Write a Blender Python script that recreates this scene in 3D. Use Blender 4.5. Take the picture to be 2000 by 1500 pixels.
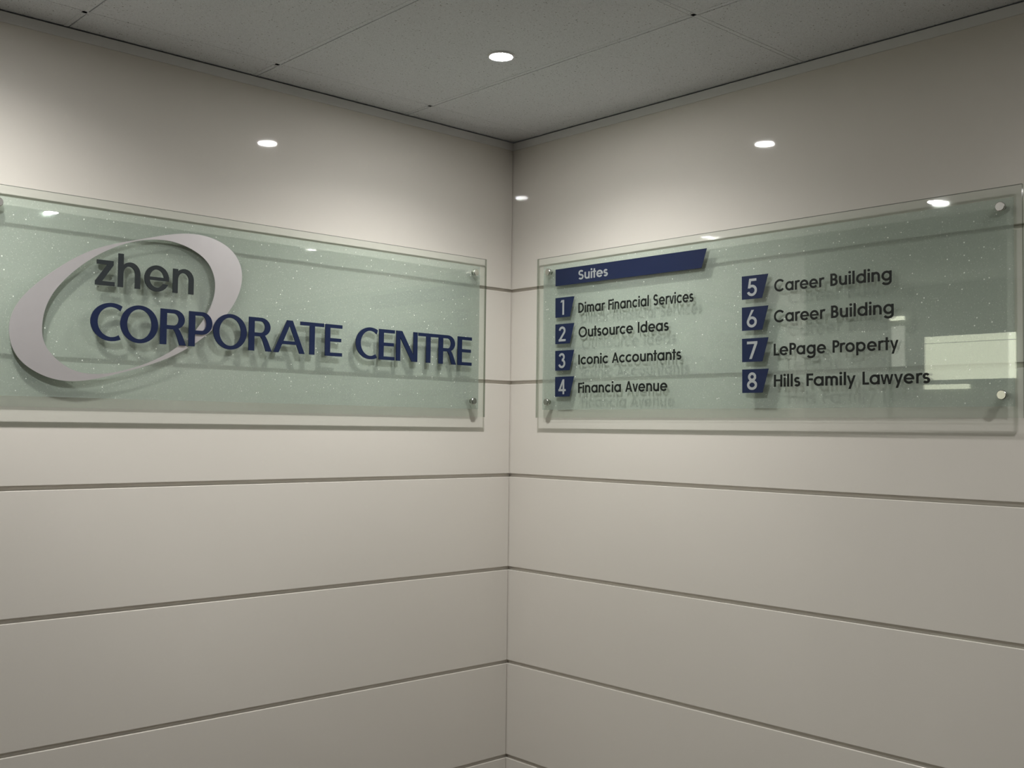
import bpy, bmesh, math, random
from mathutils import Matrix, Vector

# ------------------------------------------------------------------ camera, world, exposure
for o in list(bpy.data.objects):
    bpy.data.objects.remove(o, do_unlink=True)
sc = bpy.context.scene
C = sc.collection
PI = math.pi
Z0 = 2.10                    # height of the top panel groove above the floor
HC = 2.698                   # ceiling height

cam_d = bpy.data.cameras.new('camera')
cam_d.sensor_fit = 'HORIZONTAL'
cam_d.sensor_width = 36.0
cam_d.lens = 36.0 * 2081.56 / 2000.0
cam_d.clip_start = 0.05
cam_d.clip_end = 60
cam = bpy.data.objects.new('camera', cam_d)
C.objects.link(cam)
cam.rotation_mode = 'XYZ'
cam.rotation_euler = (1.613159, -0.012073, -0.745129)
cam.location = (-2.86065, -3.11153, Z0 - 0.54873)
sc.camera = cam

w = bpy.data.worlds.new('world')
w.use_nodes = True
w.node_tree.nodes['Background'].inputs[0].default_value = (0.9, 0.95, 1.0, 1)
w.node_tree.nodes['Background'].inputs[1].default_value = 0.02
sc.world = w

sc.view_settings.view_transform = 'Standard'
sc.view_settings.look = 'None'
sc.view_settings.exposure = 0.0
sc.view_settings.gamma = 1.0
sc.view_settings.use_curve_mapping = False
sc.cycles.max_bounces = 10
sc.cycles.diffuse_bounces = 6
sc.cycles.glossy_bounces = 5
sc.cycles.transmission_bounces = 8
sc.cycles.transparent_max_bounces = 24
sc.cycles.sample_clamp_indirect = 0.0

SPOT_W = 76.0               # power of one downlight's beam
LENS_E = 490.0               # radiance of its lens
SPOT_COL = (1.0, 0.985, 0.95)
BEAM = ((0.30, 0.0), (0.36, 0.014), (0.45, 0.11), (0.545, 0.27), (0.65, 0.48), (0.766, 0.71), (0.85, 0.80), (0.895, 0.76), (0.927, 0.65), (0.95, 0.57), (1.0, 0.48))


# ------------------------------------------------------------------ helpers
def obj(name, bm, mat, parent=None, label=None, smooth=None):
    me = bpy.data.meshes.new(name)
    bm.to_mesh(me)
    bm.free()
    for m in (mat if isinstance(mat, (list, tuple)) else [mat]):
        me.materials.append(m)
    o = bpy.data.objects.new(name, me)
    C.objects.link(o)
    if parent is not None:
        o.parent = parent
    if label:
        o['label'] = label
    if smooth:
        for p in me.polygons:
            p.use_smooth = True
        me.set_sharp_from_angle(angle=math.radians(smooth))
    return o


def thing(name, label, cat, loc=(0, 0, 0), rotz=0.0, group=None):
    o = bpy.data.objects.new(name, None)
    C.objects.link(o)
    o.empty_display_size = 0.1
    o.location = loc
    o.rotation_euler = (0, 0, rotz)
    o['label'] = label
    o['category'] = cat
    if group:
        o['group'] = group
    return o


def struct(name, bm, mat, label=None, smooth=None):
    o = obj(name, bm, mat, smooth=smooth)
    o['kind'] = 'structure'
    if label:
        o['label'] = label
    return o


def add_box(bm, x0, x1, y0, y1, z0, z1, bevel=0.0, seg=2, mi=0):
    vs = [bm.verts.new((x, y, z)) for x in (x0, x1) for y in (y0, y1) for z in (z0, z1)]
    q = [(0, 1, 3, 2), (4, 6, 7, 5), (0, 4, 5, 1), (2, 3, 7, 6), (0, 2, 6, 4), (1, 5, 7, 3)]
    fs = []
    for f in q:
        fc = bm.faces.new([vs[i] for i in f])
        fc.material_index = mi
        fs.append(fc)
    if bevel > 0:
        es = set(e for f in fs for e in f.edges)
        bmesh.ops.bevel(bm, geom=list(es), offset=bevel, segments=seg, profile=0.6, affect='EDGES')
    return fs


def add_lathe(bm, prof, n=40, axis='-y', origin=(0, 0, 0)):
    """prof: (radius, height along the axis) pairs, closed to a disc where radius is 0"""
    def P(r, h, a):
        c, s = r * math.cos(a), r * math.sin(a)
        if axis == '-y':
            v = (c, -h, s)
        else:
            v = (c, s, h)
        return (v[0] + origin[0], v[1] + origin[1], v[2] + origin[2])
    rings = []
    for r, h in prof:
        if r == 0:
            rings.append([bm.verts.new(P(0, h, 0))])
        else:
            rings.append([bm.verts.new(P(r, h, 2 * PI * k / n)) for k in range(n)])
    for a, b in zip(rings, rings[1:]):
        for k in range(n):
            k2 = (k + 1) % n
            if len(a) == 1 and len(b) == 1:
                continue
            if len(a) == 1:
                bm.faces.new((a[0], b[k], b[k2]))
            elif len(b) == 1:
                bm.faces.new((a[k], b[0], a[k2]))
            else:
                bm.faces.new((a[k], b[k], b[k2], a[k2]))
    bmesh.ops.recalc_face_normals(bm, faces=bm.faces)


# ------------------------------------------------------------------ materials
def new_mat(name):
    m = bpy.data.materials.new(name)
    m.use_nodes = True
    nt = m.node_tree
    for n in list(nt.nodes):
        if n.type != 'OUTPUT_MATERIAL':
            nt.nodes.remove(n)
    return m, nt, nt.nodes['Material Output']


def principled(name, col, rough=0.5, metal=0.0, spec=0.5, noise=None, bump=None):
    m, nt, out = new_mat(name)
    b = nt.nodes.new('ShaderNodeBsdfPrincipled')
    b.inputs['Base Color'].default_value = (*col, 1)
    b.inputs['Roughness'].default_value = rough
    b.inputs['Metallic'].default_value = metal
    b.inputs['Specular IOR Level'].default_value = spec
    nt.links.new(b.outputs[0], out.inputs[0])
    tc = nt.nodes.new('ShaderNodeTexCoord')
    if noise:
        scale, amt = noise
        n = nt.nodes.new('ShaderNodeTexNoise')
        n.inputs['Scale'].default_value = scale
        n.inputs['Detail'].default_value = 4
        nt.links.new(tc.outputs['Object'], n.inputs['Vector'])
        mx = nt.nodes.new('ShaderNodeMix')
        mx.data_type = 'RGBA'
        mx.inputs['A'].default_value = (*[c * (1 - amt) for c in col], 1)
        mx.inputs['B'].default_value = (*[min(1, c * (1 + amt)) for c in col], 1)
        nt.links.new(n.outputs['Fac'], mx.inputs['Factor'])
        nt.links.new(mx.outputs['Result'], b.inputs['Base Color'])
    if bump:
        scale, st, dist = bump
        n = nt.nodes.new('ShaderNodeTexNoise')
        n.inputs['Scale'].default_value = scale
        n.inputs['Detail'].default_value = 3
        nt.links.new(tc.outputs['Object'], n.inputs['Vector'])
        bp = nt.nodes.new('ShaderNodeBump')
        bp.inputs['Strength'].default_value = st
        bp.inputs['Distance'].default_value = dist
        nt.links.new(n.outputs['Fac'], bp.inputs['Height'])
        nt.links.new(bp.outputs[0], b.inputs['Normal'])
    return m


def emission(name, col, strength):
    m, nt, out = new_mat(name)
    e = nt.nodes.new('ShaderNodeEmission')
    e.inputs[0].default_value = (*col, 1)
    e.inputs[1].default_value = strength
    nt.links.new(e.outputs[0], out.inputs[0])
    return m


def fresnel_fac(nt, f0=0.04):
    """Schlick reflectance from the angle of view, the same on both sides of a pane"""
    lw = nt.nodes.new('ShaderNodeLayerWeight')
    lw.inputs['Blend'].default_value = 0.5
    p = nt.nodes.new('ShaderNodeMath')
    p.operation = 'POWER'
    p.inputs[1].default_value = 5.0
    nt.links.new(lw.outputs['Facing'], p.inputs[0])
    k = nt.nodes.new('ShaderNodeMath')
    k.operation = 'MULTIPLY_ADD'
    k.inputs[1].default_value = 1 - f0
    k.inputs[2].default_value = f0
    nt.links.new(p.outputs[0], k.inputs[0])
    return k.outputs[0]


def glass(name, tint):
    m, nt, out = new_mat(name)
    t = nt.nodes.new('ShaderNodeBsdfTransparent')
    t.inputs[0].default_value = (*tint, 1)
    g = nt.nodes.new('ShaderNodeBsdfGlossy')
    g.inputs['Roughness'].default_value = 0.0
    mx = nt.nodes.new('ShaderNodeMixShader')
    nt.links.new(fresnel_fac(nt), mx.inputs[0])
    nt.links.new(t.outputs[0], mx.inputs[1])
    nt.links.new(g.outputs[0], mx.inputs[2])
    nt.links.new(mx.outputs[0], out.inputs[0])
    return m


def frosted(name):
    """sparkle frost film: part clear, part scattering, with fine light flakes in it"""
    m, nt, out = new_mat(name)
    tc = nt.nodes.new('ShaderNodeTexCoord')
    # flakes with their glint painted white: few random cells of two voronoi grids
    def flakes(scale, keep, rad):
        v = nt.nodes.new('ShaderNodeTexVoronoi')
        v.feature = 'F1'
        v.inputs['Scale'].default_value = scale
        nt.links.new(tc.outputs['Object'], v.inputs['Vector'])
        sx = nt.nodes.new('ShaderNodeSeparateColor')
        nt.links.new(v.outputs['Color'], sx.inputs[0])
        a = nt.nodes.new('ShaderNodeMath')
        a.operation = 'GREATER_THAN'
        a.inputs[1].default_value = keep
        nt.links.new(sx.outputs[0], a.inputs[0])
        b = nt.nodes.new('ShaderNodeMath')
        b.operation = 'LESS_THAN'
        b.inputs[1].default_value = rad
        nt.links.new(v.outputs['Distance'], b.inputs[0])
        c = nt.nodes.new('ShaderNodeMath')
        c.operation = 'MULTIPLY'
        nt.links.new(a.outputs[0], c.inputs[0])
        nt.links.new(b.outputs[0], c.inputs[1])
        return c.outputs[0]
    big = flakes(150.0, 0.978, 0.30)
    small = flakes(380.0, 0.93, 0.38)
    sc_ = nt.nodes.new('ShaderNodeMath')
    sc_.operation = 'MULTIPLY'
    sc_.inputs[1].default_value = 0.45
    nt.links.new(small, sc_.inputs[0])
    fl = nt.nodes.new('ShaderNodeMath')
    fl.operation = 'MAXIMUM'
    nt.links.new(big, fl.inputs[0])
    nt.links.new(sc_.outputs[0], fl.inputs[1])
    n = nt.nodes.new('ShaderNodeTexNoise')
    n.inputs['Scale'].default_value = 260
    n.inputs['Detail'].default_value = 3
    nt.links.new(tc.outputs['Object'], n.inputs['Vector'])
    cr = nt.nodes.new('ShaderNodeValToRGB')
    cr.color_ramp.elements[0].position = 0.3
    cr.color_ramp.elements[0].color = (*FILM_A, 1)
    cr.color_ramp.elements[1].position = 0.7
    cr.color_ramp.elements[1].color = (*FILM_B, 1)
    nt.links.new(n.outputs['Fac'], cr.inputs[0])
    d = nt.nodes.new('ShaderNodeBsdfDiffuse')
    nt.links.new(cr.outputs[0], d.inputs[0])
    tl = nt.nodes.new('ShaderNodeBsdfTranslucent')
    nt.links.new(cr.outputs[0], tl.inputs[0])
    dm = nt.nodes.new('ShaderNodeMixShader')
    dm.inputs[0].default_value = 0.25
    nt.links.new(d.outputs[0], dm.inputs[1])
    nt.links.new(tl.outputs[0], dm.inputs[2])
    t = nt.nodes.new('ShaderNodeBsdfTransparent')
    t.inputs[0].default_value = (*FILM_T, 1)
    r = nt.nodes.new('ShaderNodeBsdfRefraction')
    r.inputs['Color'].default_value = (*FILM_T, 1)
    r.inputs['IOR'].default_value = 1.12
    r.inputs['Roughness'].default_value = 0.75
    tm = nt.nodes.new('ShaderNodeMixShader')
    tm.inputs[0].default_value = FILM_BLUR
    nt.links.new(t.outputs[0], tm.inputs[1])
    nt.links.new(r.outputs[0], tm.inputs[2])
    mx = nt.nodes.new('ShaderNodeMixShader')
    mx.inputs[0].default_value = FILM_MIX
    nt.links.new(tm.outputs[0], mx.inputs[1])
    nt.links.new(dm.outputs[0], mx.inputs[2])
    wd = nt.nodes.new('ShaderNodeBsdfDiffuse')
    wd.inputs[0].default_value = (1.0, 1.0, 0.97, 1)
    fm = nt.nodes.new('ShaderNodeMixShader')
    nt.links.new(fl.outputs[0], fm.inputs[0])
    nt.links.new(mx.outputs[0], fm.inputs[1])
    nt.links.new(wd.outputs[0], fm.inputs[2])
    nt.links.new(fm.outputs[0], out.inputs[0])
    return m


def ceiling_mat():
    m, nt, out = new_mat('mineral_fibre_tile')
    tc = nt.nodes.new('ShaderNodeTexCoord')
    b = nt.nodes.new('ShaderNodeBsdfPrincipled')
    b.inputs['Roughness'].default_value = 0.85
    b.inputs['Specular IOR Level'].default_value = 0.2
    v = nt.nodes.new('ShaderNodeTexNoise')
    v.inputs['Scale'].default_value = 150
    v.inputs['Detail'].default_value = 2
    nt.links.new(tc.outputs['Object'], v.inputs['Vector'])
    cr = nt.nodes.new('ShaderNodeValToRGB')
    cr.color_ramp.elements[0].position = 0.285
    cr.color_ramp.elements[0].color = (0.36, 0.36, 0.36, 1)
    cr.color_ramp.elements[1].position = 0.345
    cr.color_ramp.elements[1].color = (0.86, 0.885, 0.91, 1)
    nt.links.new(v.outputs['Fac'], cr.inputs[0])
    n2 = nt.nodes.new('ShaderNodeTexNoise')
    n2.inputs['Scale'].default_value = 330
    n2.inputs['Detail'].default_value = 2
    nt.links.new(tc.outputs['Object'], n2.inputs['Vector'])
    c2 = nt.nodes.new('ShaderNodeValToRGB')
    c2.color_ramp.elements[0].position = 0.3
    c2.color_ramp.elements[0].color = (0.86, 0.86, 0.86, 1)
    c2.color_ramp.elements[1].position = 0.6
    c2.color_ramp.elements[1].color = (1, 1, 1, 1)
    nt.links.new(n2.outputs['Fac'], c2.inputs[0])
    mx = nt.nodes.new('ShaderNodeMix')
    mx.data_type = 'RGBA'
    mx.blend_type = 'MULTIPLY'
    mx.inputs['Factor'].default_value = 1.0
    nt.links.new(cr.outputs[0], mx.inputs['A'])
    nt.links.new(c2.outputs[0], mx.inputs['B'])
    nt.links.new(mx.outputs['Result'], b.inputs['Base Color'])
    bp = nt.nodes.new('ShaderNodeBump')
    bp.inputs['Strength'].default_value = 0.35
    bp.inputs['Distance'].default_value = 0.002
    nt.links.new(v.outputs['Fac'], bp.inputs['Height'])
    nt.links.new(bp.outputs[0], b.inputs['Normal'])
    nt.links.new(b.outputs[0], out.inputs[0])
    return m


FILM_A = (0.52, 0.565, 0.535)
FILM_B = (0.62, 0.665, 0.635)
FILM_T = (0.90, 0.95, 0.925)
FILM_MIX = 0.41
FILM_BLUR = 0.28

M_WALL = principled('white_lacquer_panel', (0.76, 0.725, 0.665), rough=0.035, spec=0.42, noise=(3.0, 0.012), bump=(1.6, 0.12, 0.0006))
M_PAINT = principled('painted_plaster', (0.34, 0.335, 0.31), rough=0.55, spec=0.3, noise=(6.0, 0.03))
M_TRIM = principled('white_angle_trim', (0.78, 0.78, 0.77), rough=0.45, spec=0.3, noise=(20.0, 0.02))
M_CEIL = ceiling_mat()
M_FLOOR = principled('grey_floor_tile', (0.060, 0.046, 0.034), rough=0.4, spec=0.4, noise=(9.0, 0.15))
M_GLASS = glass('clear_glass', (0.965, 0.985, 0.972))
M_EDGE = glass('green_glass_edge', (0.14, 0.16, 0.135))  # tint darkened to deepen the shadow band under the pane
M_SIDE = glass('pale_glass_side', (0.50, 0.54, 0.49))  # same edge glass, tinted lighter so the side lines stay soft
M_FILM = frosted('sparkle_frost_film')
M_NAVY = principled('navy_gloss_letter', (0.012, 0.020, 0.060), rough=0.35, spec=0.25, noise=(40.0, 0.06))
M_CHAR = principled('charcoal_letter', (0.028, 0.034, 0.037), rough=0.4, spec=0.25, noise=(40.0, 0.06))
M_BLACK = principled('black_vinyl', (0.008, 0.010, 0.009), rough=0.4, spec=0.25, noise=(40.0, 0.05))
M_NUM = principled('silver_vinyl', (0.40, 0.425, 0.43), rough=0.4, metal=0.2, noise=(30.0, 0.05))
M_SWOOSH = principled('satin_silver_plate', (0.68, 0.655, 0.665), rough=0.38, metal=0.72, noise=(30.0, 0.03))
M_STEEL = principled('brushed_steel', (0.62, 0.61, 0.58), rough=0.22, metal=1.0, noise=(60.0, 0.06))
M_RING = principled('white_bezel', (0.85, 0.85, 0.85), rough=0.4, noise=(40.0, 0.02))
M_LENS = emission('lit_lens', (1.0, 0.985, 0.96), LENS_E)
M_WIN = emission('lit_blind', (0.98, 1.0, 0.76), 5.4)
M_WINB = emission('lit_pane', (0.98, 1.0, 0.78), 8.5)
M_SIDEL = emission('dim_lit_pane', (1.0, 1.0, 0.86), 2.2)
M_FRAME = principled('grey_frame', (0.25, 0.25, 0.24), rough=0.4, noise=(20.0, 0.04))

# ------------------------------------------------------------------ the setting
XL, YR = -2.19, -5.84           # where the panelled walls end
XF, YA = -5.11, 2.92            # far wall opposite the directory, end of the side bay
P = 0.365                       # height of one panel
G = 0.0065                      # half the groove
TH = 0.012                      # panel thickness


def panel_wall(name, horizontal, far, label):
    """a wall of beveled panels on a backing board, grooves between them, face on the plane 0"""
    bm = bmesh.new()
    edges = [HC - 0.002] + [Z0 - k * P for k in range(6)] + [0.0]
    for k in range(7):
        top = edges[k] - (G if k > 0 else 0)
        bot = edges[k + 1] + (G if k < 6 else 0)
        if horizontal:
            add_box(bm, far, -0.0030, 0.0, TH, bot, top, 0.0022, 3)
        else:
            add_box(bm, 0.0, TH, far, TH, bot, top, 0.0022, 3)
    if horizontal:
        add_box(bm, far, 0.02, TH + 0.001, TH + 0.09, 0, HC)
    else:
        add_box(bm, TH + 0.001, TH + 0.09, far, 0.02, 0, HC)
    return struct(name, bm, M_WALL, label)


panel_wall('wall_left', True, XL, 'white lacquered panel wall behind the name sign')
panel_wall('wall_right', False, YR, 'white lacquered panel wall behind the directory sign')

bm = bmesh.new()
add_box(bm, XF - 0.3, 0.2, YR - 0.3, YA + 0.3, -0.08, 0.0)
struct('floor', bm, M_FLOOR)

# ceiling: lay-in tiles and flush bars, a narrow shadow gap along one side of each bar
bm = bmesh.new()
xs = [0.0, -0.535, -1.150, -1.757, -2.365, -2.973, -3.581, -4.189, -4.797, XF - 0.05]
ys = [0.0, -0.139, -1.309, -2.509, -3.709, -4.909, YR - 0.05]
BAR, GAP = 0.014, 0.0048
for i in range(len(xs) - 1):
    for j in range(len(ys) - 1):
        x1 = xs[i] - (BAR if i > 0 else 0)
        x0 = xs[i + 1] + GAP
        y1 = ys[j] - (BAR if j > 0 else 0)
        y0 = ys[j + 1] + 0.0028
        add_box(bm, x0, x1, y0, y1, HC + 0.0008, HC + 0.010)
for i in range(1, len(xs) - 1):
    add_box(bm, xs[i] - BAR, xs[i], ys[-1], 0, HC, HC + 0.010)
for j in range(1, len(ys) - 1):
    add_box(bm, xs[-1], 0, ys[j] - BAR, ys[j], HC, HC + 0.0101)
add_box(bm, XF - 0.3, 0.2, YR - 0.3, 0.2, HC + 0.035, HC + 0.08)
add_box(bm, XF - 0.3, XL + 0.1, 0.0, YA + 0.3, HC, HC + 0.06)
struct('ceiling', bm, M_CEIL)

TRH = 0.030
bm = bmesh.new()
add_box(bm, XL, -0.004, -0.004, -0.0001, HC - 0.0045 - TRH, HC - 0.0045, 0.0008, 1)
struct('trim_1', bm, M_TRIM, 'white angle trim between the left wall and the ceiling')
bm = bmesh.new()
add_box(bm, -0.004, -0.0001, YR, -0.0001, HC - 0.0045 - TRH, HC - 0.0045, 0.0008, 1)
struct('trim_2', bm, M_TRIM, 'white angle trim between the right wall and the ceiling')

bm = bmesh.new()
add_box(bm, XF - 0.1, XF, YR, YA, 0, HC)
struct('wall_far', bm, M_PAINT)
bm = bmesh.new()
add_box(bm, XF - 0.1, 0.1, YR - 0.1, YR, 0, HC)
struct('wall_back', bm, M_PAINT)
bm = bmesh.new()
add_box(bm, XF - 0.1, XL + 0.1, YA, YA + 0.1, 0, HC)
struct('wall_bay', bm, M_PAINT)
bm = bmesh.new()
add_box(bm, XL, XL + 0.09, 0.105, YA, 0, HC)
struct('wall_return', bm, M_PAINT)

# lit window and glazed door on the far wall, seen only as reflections in the directory sign
bm = bmesh.new()
y0, y1, z0, z1 = 0.075, 0.765, 1.965, 2.300
for a in ((y0 - 0.03, y1 + 0.03, z1, z1 + 0.03), (y0 - 0.03, y1 + 0.03, z0 - 0.03, z0), (y0 - 0.03, y0, z0, z1), (y1, y1 + 0.03, z0, z1)):
    add_box(bm, XF, XF + 0.02, a[0], a[1], a[2], a[3])
win = struct('window_1', bm, M_FRAME, 'lit window across the lobby, mirrored in the directory glass')
bm = bmesh.new()
add_box(bm, XF + 0.004, XF + 0.008, y0 + 0.06, y1, z0, z1 - 0.055)
add_box(bm, XF + 0.004, XF + 0.008, y0 + 0.06, y1, z1 - 0.050, z1)
obj('blind', bm, M_WIN, win)
bm = bmesh.new()
add_box(bm, XF + 0.004, XF + 0.008, y0, y0 + 0.058, z0, z1 - 0.055)
add_box(bm, XF + 0.004, XF + 0.008, y0, y0 + 0.058, z1 - 0.050, z1)
obj('pane', bm, M_WINB, win)
bm = bmesh.new()
add_box(bm, XF, XF + 0.03, 0.42, 0.765, 1.895, 1.930)
obj('sill_light', bm, M_WIN, win)
bm = bmesh.new()
add_box(bm, XF, XF + 0.05, 1.045, 1.085, 0.0, 2.50)
add_box(bm, XF, XF + 0.05, 1.945, 1.985, 0.0, 2.50)
add_box(bm, XF, XF + 0.05, 1.085, 1.945, 2.46, 2.50)
door = struct('door_1', bm, M_FRAME, 'door across the lobby, mirrored in the directory glass')
bm = bmesh.new()
add_box(bm, XF, XF + 0.03, 1.087, 1.943, 0.005, 2.455, 0.002, 1)
obj('door_leaf', bm, M_PAINT, door)
bm = bmesh.new()
add_box(bm, XF + 0.002, XF + 0.006, 0.932, 1.040, 2.08, 2.40)
obj('sidelight', bm, M_SIDEL, door)
bm = bmesh.new()
add_box(bm, XF + 0.002, XF + 0.030, 0.932, 1.040, 2.445, 2.475)
obj('sidelight_lamp', bm, M_WINB, door)

# ------------------------------------------------------------------ downlights
def downlight(x, y, label, power=1.0, tilt=(0.0, 0.0)):
    t = thing('downlight', label, 'ceiling light', (x, y, HC), group='round downlights in the tile ceiling')
    bm = bmesh.new()
    add_lathe(bm, [(0.0345, 0.001), (0.0345, -0.0035), (0.0365, -0.005), (0.041, -0.003), (0.0425, 0.001)], 48, 'z')
    obj('bezel', bm, M_RING, t, smooth=40)
    bm = bmesh.new()
    add_lathe(bm, [(0.0, -0.0040), (0.0344, -0.0032), (0.0344, 0.0)], 48, 'z')
    obj('lens', bm, M_LENS, t, 'glowing white lens', smooth=40)
    ld = bpy.data.lights.new('downlight_beam', 'SPOT')
    ld.energy = SPOT_W * power
    ld.color = SPOT_COL
    ld.spot_size = math.radians(150)
    ld.spot_blend = 0.05
    # the reflector's beam: intensity against the cosine of the angle off the axis
    ld.use_nodes = True
    nt = ld.node_tree
    em = [n for n in nt.nodes if n.type == 'EMISSION'][0]
    tc = nt.nodes.new('ShaderNodeTexCoord')
    sp = nt.nodes.new('ShaderNodeSeparateXYZ')
    nt.links.new(tc.outputs['Normal'], sp.inputs[0])
    ab = nt.nodes.new('ShaderNodeMath')
    ab.operation = 'ABSOLUTE'
    nt.links.new(sp.outputs['Z'], ab.inputs[0])
    cr = nt.nodes.new('ShaderNodeValToRGB')
    els = cr.color_ramp.elements
    els[0].position, els[1].position = BEAM[0][0], BEAM[-1][0]
    els[0].color = (BEAM[0][1],) * 3 + (1,)
    els[1].color = (BEAM[-1][1],) * 3 + (1,)
    for c_, f_ in BEAM[1:-1]:
        e_ = els.new(c_)
        e_.color = (f_,) * 3 + (1,)
    nt.links.new(ab.outputs[0], cr.inputs[0])
    nt.links.new(cr.outputs[0], em.inputs['Strength'])
    ld.shadow_soft_size = 0.030
    lo = bpy.data.objects.new('downlight_beam', ld)
    C.objects.link(lo)
    lo.parent = t
    lo.location = (0, 0, -0.012)
    lo.rotation_euler = (math.radians(tilt[1]), -math.radians(tilt[0]), 0)      # beam tilt set for the wall brightness: degrees towards +x, +y
    return t


downlight(-0.705, -0.705, 'lit round downlight in the ceiling tile above the corner')
downlight(-2.25, -0.69, 'lit round downlight in the ceiling left of the name sign', 1.15, (0, 9))
downlight(-0.82, -2.87, 'lit round downlight in the ceiling beside the far end of the directory sign', 0.66, (9, 0))
downlight(-2.25, -2.90, 'lit round downlight in the ceiling above where the viewer stands', 0.12)
downlight(-3.90, 1.30, 'added round downlight in the side bay ceiling, brightening the mirrored far wall', 3.0, (-20, 0))  # added lamp, lightens the far wall mirrored in the directory glass

# ------------------------------------------------------------------ outline lettering
class Glyph:
    """a letter as strips of quads: two rails A[i], B[i] in the letter's own plane"""
    def __init__(self):
        self.s = []
        self.w = 0.0

    def quad(self, a, b, c, d):
        self.s.append(([a, b], [d, c]))
        return self

    def rect(self, x0, x1, z0, z1):
        return self.quad((x0, z0), (x1, z0), (x1, z1), (x0, z1))

    def strip(self, A, B):
        self.s.append((list(A), list(B)))
        return self

    def arc(self, c, ro, ri, a0, a1, ci=None, i0=None, i1=None, n=28):
        """band between an outer and an inner ellipse"""
        ci = ci or c
        i0 = a0 if i0 is None else i0
        i1 = a1 if i1 is None else i1
        A, B = [], []
        for k in range(n + 1):
            t = k / n
            p, q = math.radians(a0 + (a1 - a0) * t), math.radians(i0 + (i1 - i0) * t)
            A.append((c[0] + ro[0] * math.cos(p), c[1] + ro[1] * math.sin(p)))
            B.append((ci[0] + ri[0] * math.cos(q), ci[1] + ri[1] * math.sin(q)))
        return self.strip(A, B)

    def stroke(self, pts, w):
        """ribbon of width w along a centre line, mitred"""
        pts = [q for i, q in enumerate(pts) if i == 0 or math.hypot(q[0] - pts[i - 1][0], q[1] - pts[i - 1][1]) > 1e-5]
        n = len(pts)
        A, B = [], []
        for i in range(n):
            d0 = d1 = None
            if i > 0:
                d0 = Vector((pts[i][0] - pts[i - 1][0], pts[i][1] - pts[i - 1][1])).normalized()
            if i < n - 1:
                d1 = Vector((pts[i + 1][0] - pts[i][0], pts[i + 1][1] - pts[i][1])).normalized()
            d0 = d0 or d1
            d1 = d1 or d0
            t = (d0 + d1).normalized()
            nn = Vector((-t.y, t.x))
            k = w / 2 / max(0.35, nn.dot(Vector((-d1.y, d1.x))))
            A.append((pts[i][0] + nn.x * k, pts[i][1] + nn.y * k))
            B.append((pts[i][0] - nn.x * k, pts[i][1] - nn.y * k))
        return self.strip(A, B)


def ell(c, r, a0, a1, n=24):
    return [(c[0] + r[0] * math.cos(math.radians(a0 + (a1 - a0) * k / n)),
             c[1] + r[1] * math.sin(math.radians(a0 + (a1 - a0) * k / n))) for k in range(n + 1)]


def add_strips(bm, strips, f, d0, d1):
    """strips -> solid: f maps plane coordinates to (u, v); d0 back and d1 front distance off the wall"""
    for i_, (A, B) in enumerate(strips):
        d1 += 0.00012 if i_ else 0.0        # overlapping strips must not share a plane
        A = [f(*p) for p in A]
        B = [f(*p) for p in B]
        fa = [bm.verts.new((p[0], -d1, p[1])) for p in A]
        fb = [bm.verts.new((p[0], -d1, p[1])) for p in B]
        ba = [bm.verts.new((p[0], -d0, p[1])) for p in A]
        bb = [bm.verts.new((p[0], -d0, p[1])) for p in B]
        n = len(A)
        fs = []
        for i in range(n - 1):
            fs.append(bm.faces.new((fa[i], fb[i], fb[i + 1], fa[i + 1])))
            fs.append(bm.faces.new((ba[i], ba[i + 1], bb[i + 1], bb[i])))
            fs.append(bm.faces.new((fa[i], fa[i + 1], ba[i + 1], ba[i])))
            fs.append(bm.faces.new((fb[i], bb[i], bb[i + 1], fb[i + 1])))
        fs.append(bm.faces.new((fa[0], ba[0], bb[0], fb[0])))
        fs.append(bm.faces.new((fa[-1], fb[-1], bb[-1], ba[-1])))
        bmesh.ops.recalc_face_normals(bm, faces=fs)


# ---- humanist capitals of the name sign, in metres
H, ST, TN = 0.1077, 0.0203, 0.0120


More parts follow.
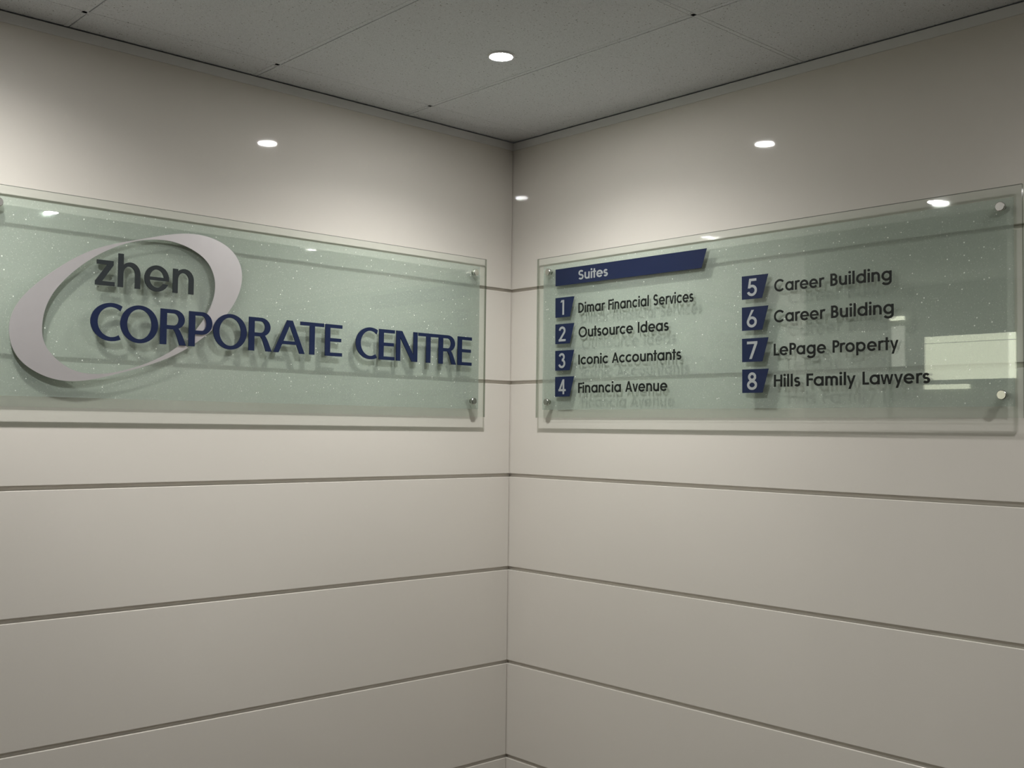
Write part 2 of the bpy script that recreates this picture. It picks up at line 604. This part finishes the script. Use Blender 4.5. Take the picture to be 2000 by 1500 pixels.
def cap_letter(ch):
    g = Glyph()
    if ch == 'C':
        g.arc((0.0610, 0.0540), (0.0610, 0.0560), (0.0405, 0.0440), 59, 298, i0=50, i1=303)
    elif ch == 'O':
        g.arc((0.0576, 0.0540), (0.0576, 0.0562), (0.0373, 0.0444), 0, 360, n=56)
    elif ch in 'RP':
        zb = 0.0470 if ch == 'R' else 0.0378
        g.rect(0, ST, 0, H)
        zc, ry = (H + zb) / 2, (H - zb) / 2
        g.rect(ST, 0.042, H - TN, H).rect(ST, 0.042, zb, zb + TN)
        g.arc((0.042, zc), (0.0352, ry), (0.0160, ry - TN), -90, 90)
        if ch == 'R':
            g.strip([(0.0330, 0.0520), (0.0420, 0.0462), (0.0475, 0.0385), (0.0530, 0.0260), (0.0620, 0.0)],
                    [(0.0470, 0.0560), (0.0590, 0.0490), (0.0655, 0.0390), (0.0715, 0.0270), (0.0830, 0.0)])
    elif ch == 'A':
        g.strip([(0.0, 0.0), (0.0492, H)], [(0.0195, 0.0), (0.0595, 0.0905)])
        g.strip([(0.0492, H), (0.0702, H)], [(0.0595, 0.0905), (0.0596, 0.0905)])
        g.strip([(0.1175, 0.0), (0.0702, H)], [(0.0980, 0.0), (0.0595, 0.0905)])
        g.quad((0.0300, 0.0283), (0.0880, 0.0283), (0.0830, 0.0390), (0.0350, 0.0390))
    elif ch == 'T':
        g.rect(0, 0.0920, H - TN, H).rect(0.0362, 0.0558, 0, H - TN)
    elif ch == 'E':
        g.rect(0, 0.0200, 0, H).rect(0.02, 0.0680, H - TN, H).rect(0.02, 0.0640, 0.0493, 0.0610).rect(0.02, 0.0680, 0, TN)
    elif ch == 'N':
        g.rect(0, 0.0180, 0, H).rect(0.0770, 0.0950, 0, H)
        g.quad((0.0030, H), (0.0255, H), (0.0920, 0.0), (0.0700, 0.0))
    # ---- lower case of the word above it
    elif ch == 'z':
        g.rect(0.0035, 0.0520, 0.0612, 0.0735).rect(0, 0.0565, 0, 0.0122)
        g.quad((0.0, 0.0122), (0.0195, 0.0122), (0.0520, 0.0612), (0.0335, 0.0612))
    elif ch in 'hn':
        g.rect(0, 0.0155, 0, 0.0986 if ch == 'h' else 0.0735)
        g.arc((0.0365, 0.0420), (0.0305, 0.0338), (0.0178, 0.0210), 0, 150, ci=(0.0335, 0.0420), i0=0, i1=178)
        g.rect(0.0513, 0.0670, 0, 0.0420)
    elif ch == 'e':
        g.arc((0.0382, 0.0372), (0.0382, 0.0395), (0.0228, 0.0272), -8, 337, i0=-11.5, i1=328, n=56)
        g.rect(0.0120, 0.0700, 0.0318, 0.0412)
    return g.s


# ---- geometric sans of the directory, cap height 1
SW = 0.178


def geo(ch):
    g = Glyph()
    h = SW / 2
    RC = 0.302                      # centre line of the round lower case letters
    cx, cz = 0.385, 0.375
    wd = 0.77
    if ch == ' ':
        return [], 0.33
    if ch in 'adgpo':
        g.stroke(ell((cx, cz), (RC, RC), 0, 360, 44), SW)
        if ch == 'a':
            g.rect(0.77 - SW, 0.77, 0, 0.75)
        if ch == 'd':
            g.rect(0.77 - SW, 0.77, 0, 1.04)
        if ch == 'p':
            g.rect(0, SW, -0.30, 0.75)
        if ch == 'g':
            g.rect(0.77 - SW, 0.77, -0.02, 0.75)
            g.stroke(ell((cx - 0.01, -0.02), (RC + 0.01, 0.245), 0, -152), SW)
    elif ch == 'c':
        g.stroke(ell((cx, cz), (RC, RC), 44, 316, 36), SW)
        wd = 0.68
    elif ch == 'e':
        g.stroke(ell((cx, cz), (RC, RC), 0, 322, 40), SW)
        g.rect(0.10, 0.77, cz - 0.068, cz + 0.068)
    elif ch == 'i':
        g.rect(0, SW, 0, 0.75)
        g.arc((h, 0.95), (0.105, 0.105), (0.001, 0.001), 0, 360)
        wd = SW
    elif ch == 'l':
        g.rect(0, SW, 0, 1.04)
        wd = SW
    elif ch in 'nu':
        r = 0.235
        S = []
        x1 = h + 2 * r
        S.append((x1, 0.0))
        S += ell((h + r, 0.75 - h - r + 0.015), (r, r), 0, 180)
        if ch == 'n':
            g.stroke(S, SW).rect(0, SW, 0, 0.75)
        else:
            S = [(x1 + h - (x - 0), 0.75 - z) for x, z in S]
            g.stroke(S, SW).rect(x1 - h, x1 + h, 0, 0.75)
        wd = x1 + h
    elif ch == 'm':
        r = 0.195
        for k in range(2):
            x0 = h + 2 * r * k
            g.stroke([(x0 + 2 * r, 0.0)] + ell((x0 + r, 0.75 - h - r + 0.015), (r, r), 0, 180), SW)
        g.rect(0, SW, 0, 0.75)
        wd = h + 4 * r + h
    elif ch == 'r':
        g.rect(0, SW, 0, 0.75)
        g.stroke(ell((h + 0.235, 0.45), (0.235, 0.24), 180, 62), SW)
        wd = 0.42
    elif ch in 'sS':
        k = 1.0 if ch == 's' else 1.345
        top = 0.765 * k
        rz = (top + 0.015 - SW) / 4
        rx = 0.165 if ch == 's' else 0.225
        c = rx + h
        pts = ell((c, top - h - rz), (rx, rz), 28, 270) + ell((c, -0.015 + h + rz), (rx * 1.06, rz), 90, -152)[1:]
        g.stroke(pts, SW)
        wd = 2 * c
    elif ch == 't':
        g.rect(0.12, 0.12 + SW, 0, 1.0).rect(0, 0.42, 0.75 - 0.135, 0.75)
        wd = 0.42
    elif ch == 'v':
        g.quad((0.23, 0), (0.385, 0), (0.165, 0.75), (0, 0.75)).quad((0.245, 0), (0.40, 0), (0.63, 0.75), (0.465, 0.75))
        wd = 0.63
    elif ch == 'y':
        g.quad((0.255, 0.03), (0.385, 0.03), (0.17, 0.75), (0, 0.75)).quad((0.125, -0.30), (0.295, -0.30), (0.66, 0.75), (0.495, 0.75))
        wd = 0.66
    elif ch == 'w':
        for x in (0, 0.42):
            g.quad((x + 0.20, 0), (x + 0.335, 0), (x + 0.155, 0.75), (x + 0.0, 0.75))
            g.quad((x + 0.205, 0), (x + 0.34, 0), (x + 0.545 if x else 0.53, 0.75), (x + 0.39, 0.75))
        wd = 0.965
    elif ch == 'O':
        g.stroke(ell((0.525, 0.5), (0.525 - h, 0.525 - h), 0, 360, 52), SW)
        wd = 1.05
    elif ch == 'C':
        g.stroke(ell((0.525, 0.5), (0.525 - h, 0.525 - h), 42, 318, 44), SW)
        wd = 0.93
    elif ch == 'D':
        g.rect(0, SW, 0, 1)
        g.stroke([(SW, 1 - h), (0.26, 1 - h)] + ell((0.26, 0.5), (0.42, 0.5 - h), 90, -90, 32) + [(SW, h)], SW)
        wd = 0.76
    elif ch == 'B':
        g.rect(0, SW, 0, 1)
        for zt, zb, rx in ((1 - h, 0.52, 0.20), (0.52, h, 0.235)):
            g.stroke([(SW, zt), (0.27, zt)] + ell((0.27, (zt + zb) / 2), (rx, (zt - zb) / 2), 90, -90) + [(SW, zb)], SW)
        wd = 0.585
    elif ch == 'P':
        g.rect(0, SW, 0, 1)
        g.stroke([(SW, 1 - h), (0.27, 1 - h)] + ell((0.27, 0.70), (0.225, 0.30 - h), 90, -90) + [(SW, 0.40 + h)], SW)
        wd = 0.575
    elif ch == 'I':
        g.rect(0, SW, 0, 1)
        wd = SW
    elif ch == 'L':
        g.rect(0, SW, 0, 1).rect(SW, 0.50, 0, SW * 0.95)
        wd = 0.50
    elif ch == 'F':
        g.rect(0, SW, 0, 1).rect(SW, 0.52, 1 - SW * 0.95, 1).rect(SW, 0.50, 0.45, 0.45 + SW * 0.92)
        wd = 0.52
    elif ch == 'H':
        g.rect(0, SW, 0, 1).rect(0.56, 0.56 + SW, 0, 1).rect(SW, 0.56, 0.45, 0.45 + SW * 0.92)
        wd = 0.72
    elif ch == 'A':
        g.quad((0, 0), (0.175, 0), (0.475, 1), (0.325, 1)).quad((0.625, 0), (0.80, 0), (0.475, 1), (0.325, 1))
        g.rect(0.17, 0.63, 0.22, 0.36)
        wd = 0.80
    # figures
    elif ch == '1':
        g.rect(0.18, 0.345, 0, 1).quad((0.0, 0.84), (0.18, 0.86), (0.18, 1.0), (0.085, 1.0))
        wd = 0.345
    elif ch == '2':
        g.stroke(ell((0.30, 0.715), (0.22, 0.215), 175, -35, 24) + [(0.085, 0.075)], 0.155)
        g.rect(0.0, 0.62, 0, 0.15)
        wd = 0.62
    elif ch == '3':
        g.stroke(ell((0.27, 0.735), (0.195, 0.195), 165, -85, 24), 0.15)
        g.stroke(ell((0.28, 0.30), (0.235, 0.235), 90, -165, 28), 0.15)
        wd = 0.60
    elif ch == '4':
        g.rect(0.36, 0.51, 0, 1).rect(0.0, 0.64, 0.20, 0.345)
        g.quad((0.0, 0.26), (0.165, 0.26), (0.51, 1.0), (0.36, 1.0))
        wd = 0.64
    elif ch == '5':
        g.rect(0.17, 0.62, 0.855, 1.0).quad((0.075, 0.44), (0.225, 0.50), (0.30, 1.0), (0.16, 1.0))
        g.stroke(ell((0.33, 0.325), (0.25, 0.25), 140, -160, 32), 0.15)
        wd = 0.66
    elif ch == '6':
        g.stroke(ell((0.32, 0.315), (0.245, 0.24), 0, 360, 40), 0.15)
        g.quad((0.02, 0.42), (0.16, 0.50), (0.46, 1.0), (0.29, 1.0))
        wd = 0.64
    elif ch == '7':
        g.rect(0.0, 0.66, 0.85, 1.0).quad((0.15, 0.0), (0.315, 0.0), (0.66, 0.87), (0.48, 0.87))
        wd = 0.66
    elif ch == '8':
        g.stroke(ell((0.32, 0.745), (0.185, 0.18), 0, 360, 36), 0.15)
        g.stroke(ell((0.32, 0.285), (0.245, 0.21), 0, 360, 40), 0.15)
        wd = 0.64
    return g.s, wd


KERN = 0.125


def word_mesh(word, u0, u1, base, cap, d0, d1, org):
    """one word of directory lettering as one mesh between u0 and u1"""
    bm = bmesh.new()
    x, items = 0.0, []
    for i, ch in enumerate(word):
        s, wd = geo(ch)
        items.append((s, x))
        k = KERN
        nx = word[i + 1] if i + 1 < len(word) else ''
        if ch in 'vwyrt' or nx in list('vwyt') or ch in 'FPLA':
            k = 0.045
        elif ch in 'oecsO' and nx in list('oecsadg'):
            k = 0.085
        x += wd + k
    sx = (u1 - u0) / (x - k)
    for s, ox in items:
        add_strips(bm, s, lambda a, b: (u0 + (a + ox) * sx - org[0], base + b * cap - org[1]), d0, d1)
    return bm


# ------------------------------------------------------------------ signs
DB, DF = 0.025, 0.035           # back and front face of the glass off the wall


def glass_pane(u0, u1, v0, v1, parent):
    bm = bmesh.new()
    fs = add_box(bm, u0, u1, -DF, -DB, v0, v1)
    bmesh.ops.recalc_face_normals(bm, faces=bm.faces)
    for f in bm.faces:
        f.material_index = 0 if abs(f.normal.y) > 0.9 else (1 if abs(f.normal.z) > 0.9 else 2)
    return obj('glass_pane', bm, [M_GLASS, M_EDGE, M_SIDE], parent, 'clear glass with green edges')


def film(u0, u1, v0, v1, parent):
    bm = bmesh.new()
    vs = [bm.verts.new(p) for p in ((u0, -DB + 0.0006, v0), (u1, -DB + 0.0006, v0), (u1, -DB + 0.0006, v1), (u0, -DB + 0.0006, v1))]
    bm.faces.new(vs)
    return obj('frosted_film', bm, M_FILM, parent, 'pale green frosted film with fine sparkle')


def standoff(u, v, parent):
    bm = bmesh.new()
    add_lathe(bm, [(0.0, DF + 0.0095), (0.0112, DF + 0.0095), (0.0126, DF + 0.0082), (0.0126, DF + 0.0002), (0.0, DF + 0.0002)], 40)
    c = obj('standoff', bm, M_STEEL, parent, 'round steel standoff cap', smooth=35)
    c.location = (u, 0, v)
    bm = bmesh.new()
    add_lathe(bm, [(0.0, DB - 0.0002), (0.009, DB - 0.0002), (0.009, 0.0003), (0.0, 0.0003)], 32)
    obj('barrel', bm, M_STEEL, c, smooth=35)
    return c


# ---- name sign on the left wall
OU, OV = -1.07, -0.20
name_sign = thing('name_sign', 'long glass wall sign with a silver ellipse logo and navy CORPORATE CENTRE lettering',
                  'sign', (OU, 0, Z0 + OV))
U0, U1, V0, V1 = -1.975, -0.1655, -0.5035, 0.1045
glass_pane(U0 - OU, U1 - OU, V0 - OV, V1 - OV, name_sign)
film(U0 + 0.025 - OU, U1 - 0.025 - OU, V0 + 0.030 - OV, V1 - 0.030 - OV, name_sign)
for u, v in ((-0.2245, 0.0475), (-0.2265, -0.4440), (-1.942, 0.0530), (-1.942, -0.4440)):
    standoff(u - OU, v - OV, name_sign)

CTR, AXA, AX, AY = (-1.555, -0.193), math.radians(26.5), 0.36, 0.187
F_OUT = [1.0192, 0.0039, 0.0009, 0.028, -0.0311, 0.008, 0.0045, -0.0105, 0.0111, 0.0023, 0.0024, -0.0046, -0.0067, 0.0006, -0.002, 0.0032, 0.0028, -0.0014, 0.0]
F_IN = [0.8519, -0.0094, -0.0098, -0.0754, 0.0236, 0.001, -0.0038, 0.0028, -0.0053, 0.004, 0.0012, 0.0012, -0.0001, -0.0029, 0.0006, 0.0007, 0.0009, -0.0003, -0.0002]


def rim(F, th):
    r = F[0]
    for k in range(1, 10):
        r += F[2 * k - 1] * math.cos(k * th) + F[2 * k] * math.sin(k * th)
    return r


def rim_pt(r, th):
    x, y = r * AX * math.cos(th), r * AY * math.sin(th)
    return (CTR[0] + x * math.cos(AXA) - y * math.sin(AXA), CTR[1] + x * math.sin(AXA) + y * math.cos(AXA))


ga, gb = math.radians(-73.6), math.radians(-70.3)          # the cut beside the letter P
A, B = [], []
N = 220
for k in range(N + 1):
    th = gb + (2 * PI - (gb - ga)) * k / N
    ro, ri = rim(F_OUT, th), rim(F_IN, th)
    if ro - ri < 0.012:
        m_ = (ro + ri) / 2
        ro, ri = m_ + 0.006, m_ - 0.006
    A.append(rim_pt(ro, th))
    B.append(rim_pt(ri, th))
bm = bmesh.new()
add_strips(bm, [(A, B)], lambda a, b: (a - OU, b - OV), DF, DF + 0.0025)
obj('logo_ellipse', bm, M_SWOOSH, name_sign, 'satin silver open ellipse')

WORDS = [('C', -1.6827), ('O', -1.5952), ('R', -1.4730), ('P', -1.3815), ('O', -1.3003), ('R', -1.1777), ('A', -1.0884),
         ('T', -0.9884), ('E', -0.8916), ('C', -0.7675), ('E', -0.6693), ('N', -0.5945), ('T', -0.4948), ('R', -0.4003), ('E', -0.3088)]
for ch, u in WORDS:
    base = -0.3045 - 0.00445 * (u + 1.6827)
    bm = bmesh.new()
    add_strips(bm, cap_letter(ch), lambda a, b, u=u, base=base: (u + a - OU, base + b - 0.00445 * a - OV), DF + 0.0026, DF + 0.0066)
    obj('letter', bm, M_NAVY, name_sign, 'navy letter ' + ch)
for ch, u in (('z', -1.6713), ('h', -1.6050), ('e', -1.5249), ('n', -1.4356)):
    base = -0.1452 - 0.005 * (u + 1.67)
    bm = bmesh.new()
    add_strips(bm, cap_letter(ch), lambda a, b, u=u, base=base: (u + a - OU, base + b - 0.005 * a - OV), DF + 0.0001, DF + 0.0050)
    obj('letter', bm, M_CHAR, name_sign, 'charcoal letter ' + ch)

# ---- directory sign on the right wall
OU, OV = 1.085, -0.20
directory = thing('directory_sign', 'long glass wall directory listing suites 1 to 8 in black lettering',
                  'sign', (0, -OU, Z0 + OV), -PI / 2)
ORG = (OU, OV)
U0, U1, V0, V1 = 0.1805, 1.9880, -0.5040, 0.1045
glass_pane(U0 - OU, U1 - OU, V0 - OV, V1 - OV, directory)
film(U0 + 0.025 - OU, U1 - 0.025 - OU, V0 + 0.030 - OV, V1 - 0.030 - OV, directory)
for u, v in ((0.2455, 0.0485), (0.2430, -0.4445), (1.9350, 0.0510), (1.9355, -0.4440)):
    standoff(u - OU, v - OV, directory)

T0, T1 = DF + 0.0001, DF + 0.0008
bm = bmesh.new()
add_strips(bm, [([(0.2815, -0.0092), (0.9615, -0.0098)], [(0.2810, 0.0540), (0.9830, 0.0532)])], lambda a, b: (a - OU, b - OV), T0, T1)
hd = obj('header_plate', bm, M_NAVY, directory, 'navy header strip with a slanted right end')
bm = word_mesh('Suites', 0.4010, 0.5460, 0.0045, 0.0340, T1 + 0.0001, T1 + 0.0005, ORG)
obj('header_lettering', bm, M_NUM, hd, 'silver lettering Suites')

ROWT = (-0.0543, -0.1537, -0.2532, -0.3510)
BASES = {1: (-0.1188, 0.0372), 2: (-0.2090, 0.0380), 3: (-0.3093, 0.0368), 4: (-0.4134, 0.0376),
         5: (-0.1134, 0.0372), 6: (-0.2090, 0.0374), 7: (-0.3118, 0.0368), 8: (-0.4085, 0.0376)}
TENANTS = {1: ('Dimar Financial Services', [(0.4013, 0.5325), (0.5497, 0.7372), (0.7577, 0.9286)]),
           2: ('Outsource Ideas', [(0.4041, 0.6661), (0.6886, 0.8246)]),
           3: ('Iconic Accountants', [(0.4039, 0.5509), (0.5690, 0.8793)]),
           4: ('Financia Avenue', [(0.4042, 0.6122), (0.6327, 0.8204)]),
           5: ('Career Building', [(1.2410, 1.4135), (1.4349, 1.6287)]),
           6: ('Career Building', [(1.2401, 1.4169), (1.4372, 1.6345)]),
           7: ('LePage Property', [(1.2395, 1.4202), (1.4422, 1.6483)]),
           8: ('Hills Family Lawyers', [(1.2404, 1.3329), (1.3547, 1.5165), (1.5381, 1.7394)])}
for k in range(1, 9):
    col, row = (0 if k < 5 else 1), (k - 1) % 4
    pu = (0.2826, 1.1212)[col] + 0.0008 * row
    t = ROWT[row]
    b = t - 0.0745
    bm = bmesh.new()
    add_strips(bm, [([(pu, b), (pu + 0.0755, b)], [(pu - 0.0006, t), (pu + 0.0980, t)])], lambda a, z: (a - OU, z - OV), T0, T1)
    pl = obj('number_plate', bm, M_NAVY, directory, 'navy slant ended plate numbered %d' % k)
    s, wd = geo(str(k))
    nh = 0.0555
    nw = 0.0375 * wd / 0.64 if k != 1 else 0.0190
    nu = pu + 0.0185 if k != 1 else pu + 0.0270
    bm = bmesh.new()
    add_strips(bm, s, lambda a, z: (nu + a * nw / wd - OU, b + 0.0090 + z * nh - OV), T1 + 0.0001, T1 + 0.0005)
    obj('numeral', bm, M_NUM, pl, 'silver numeral %d' % k)
    txt, spans = TENANTS[k]
    bs, cap = BASES[k]
    for word, (a0, a1) in zip(txt.split(' '), spans):
        obj('tenant_name', word_mesh(word, a0, a1, bs, cap, T0, T1, ORG), M_BLACK, directory, 'black lettering ' + word)
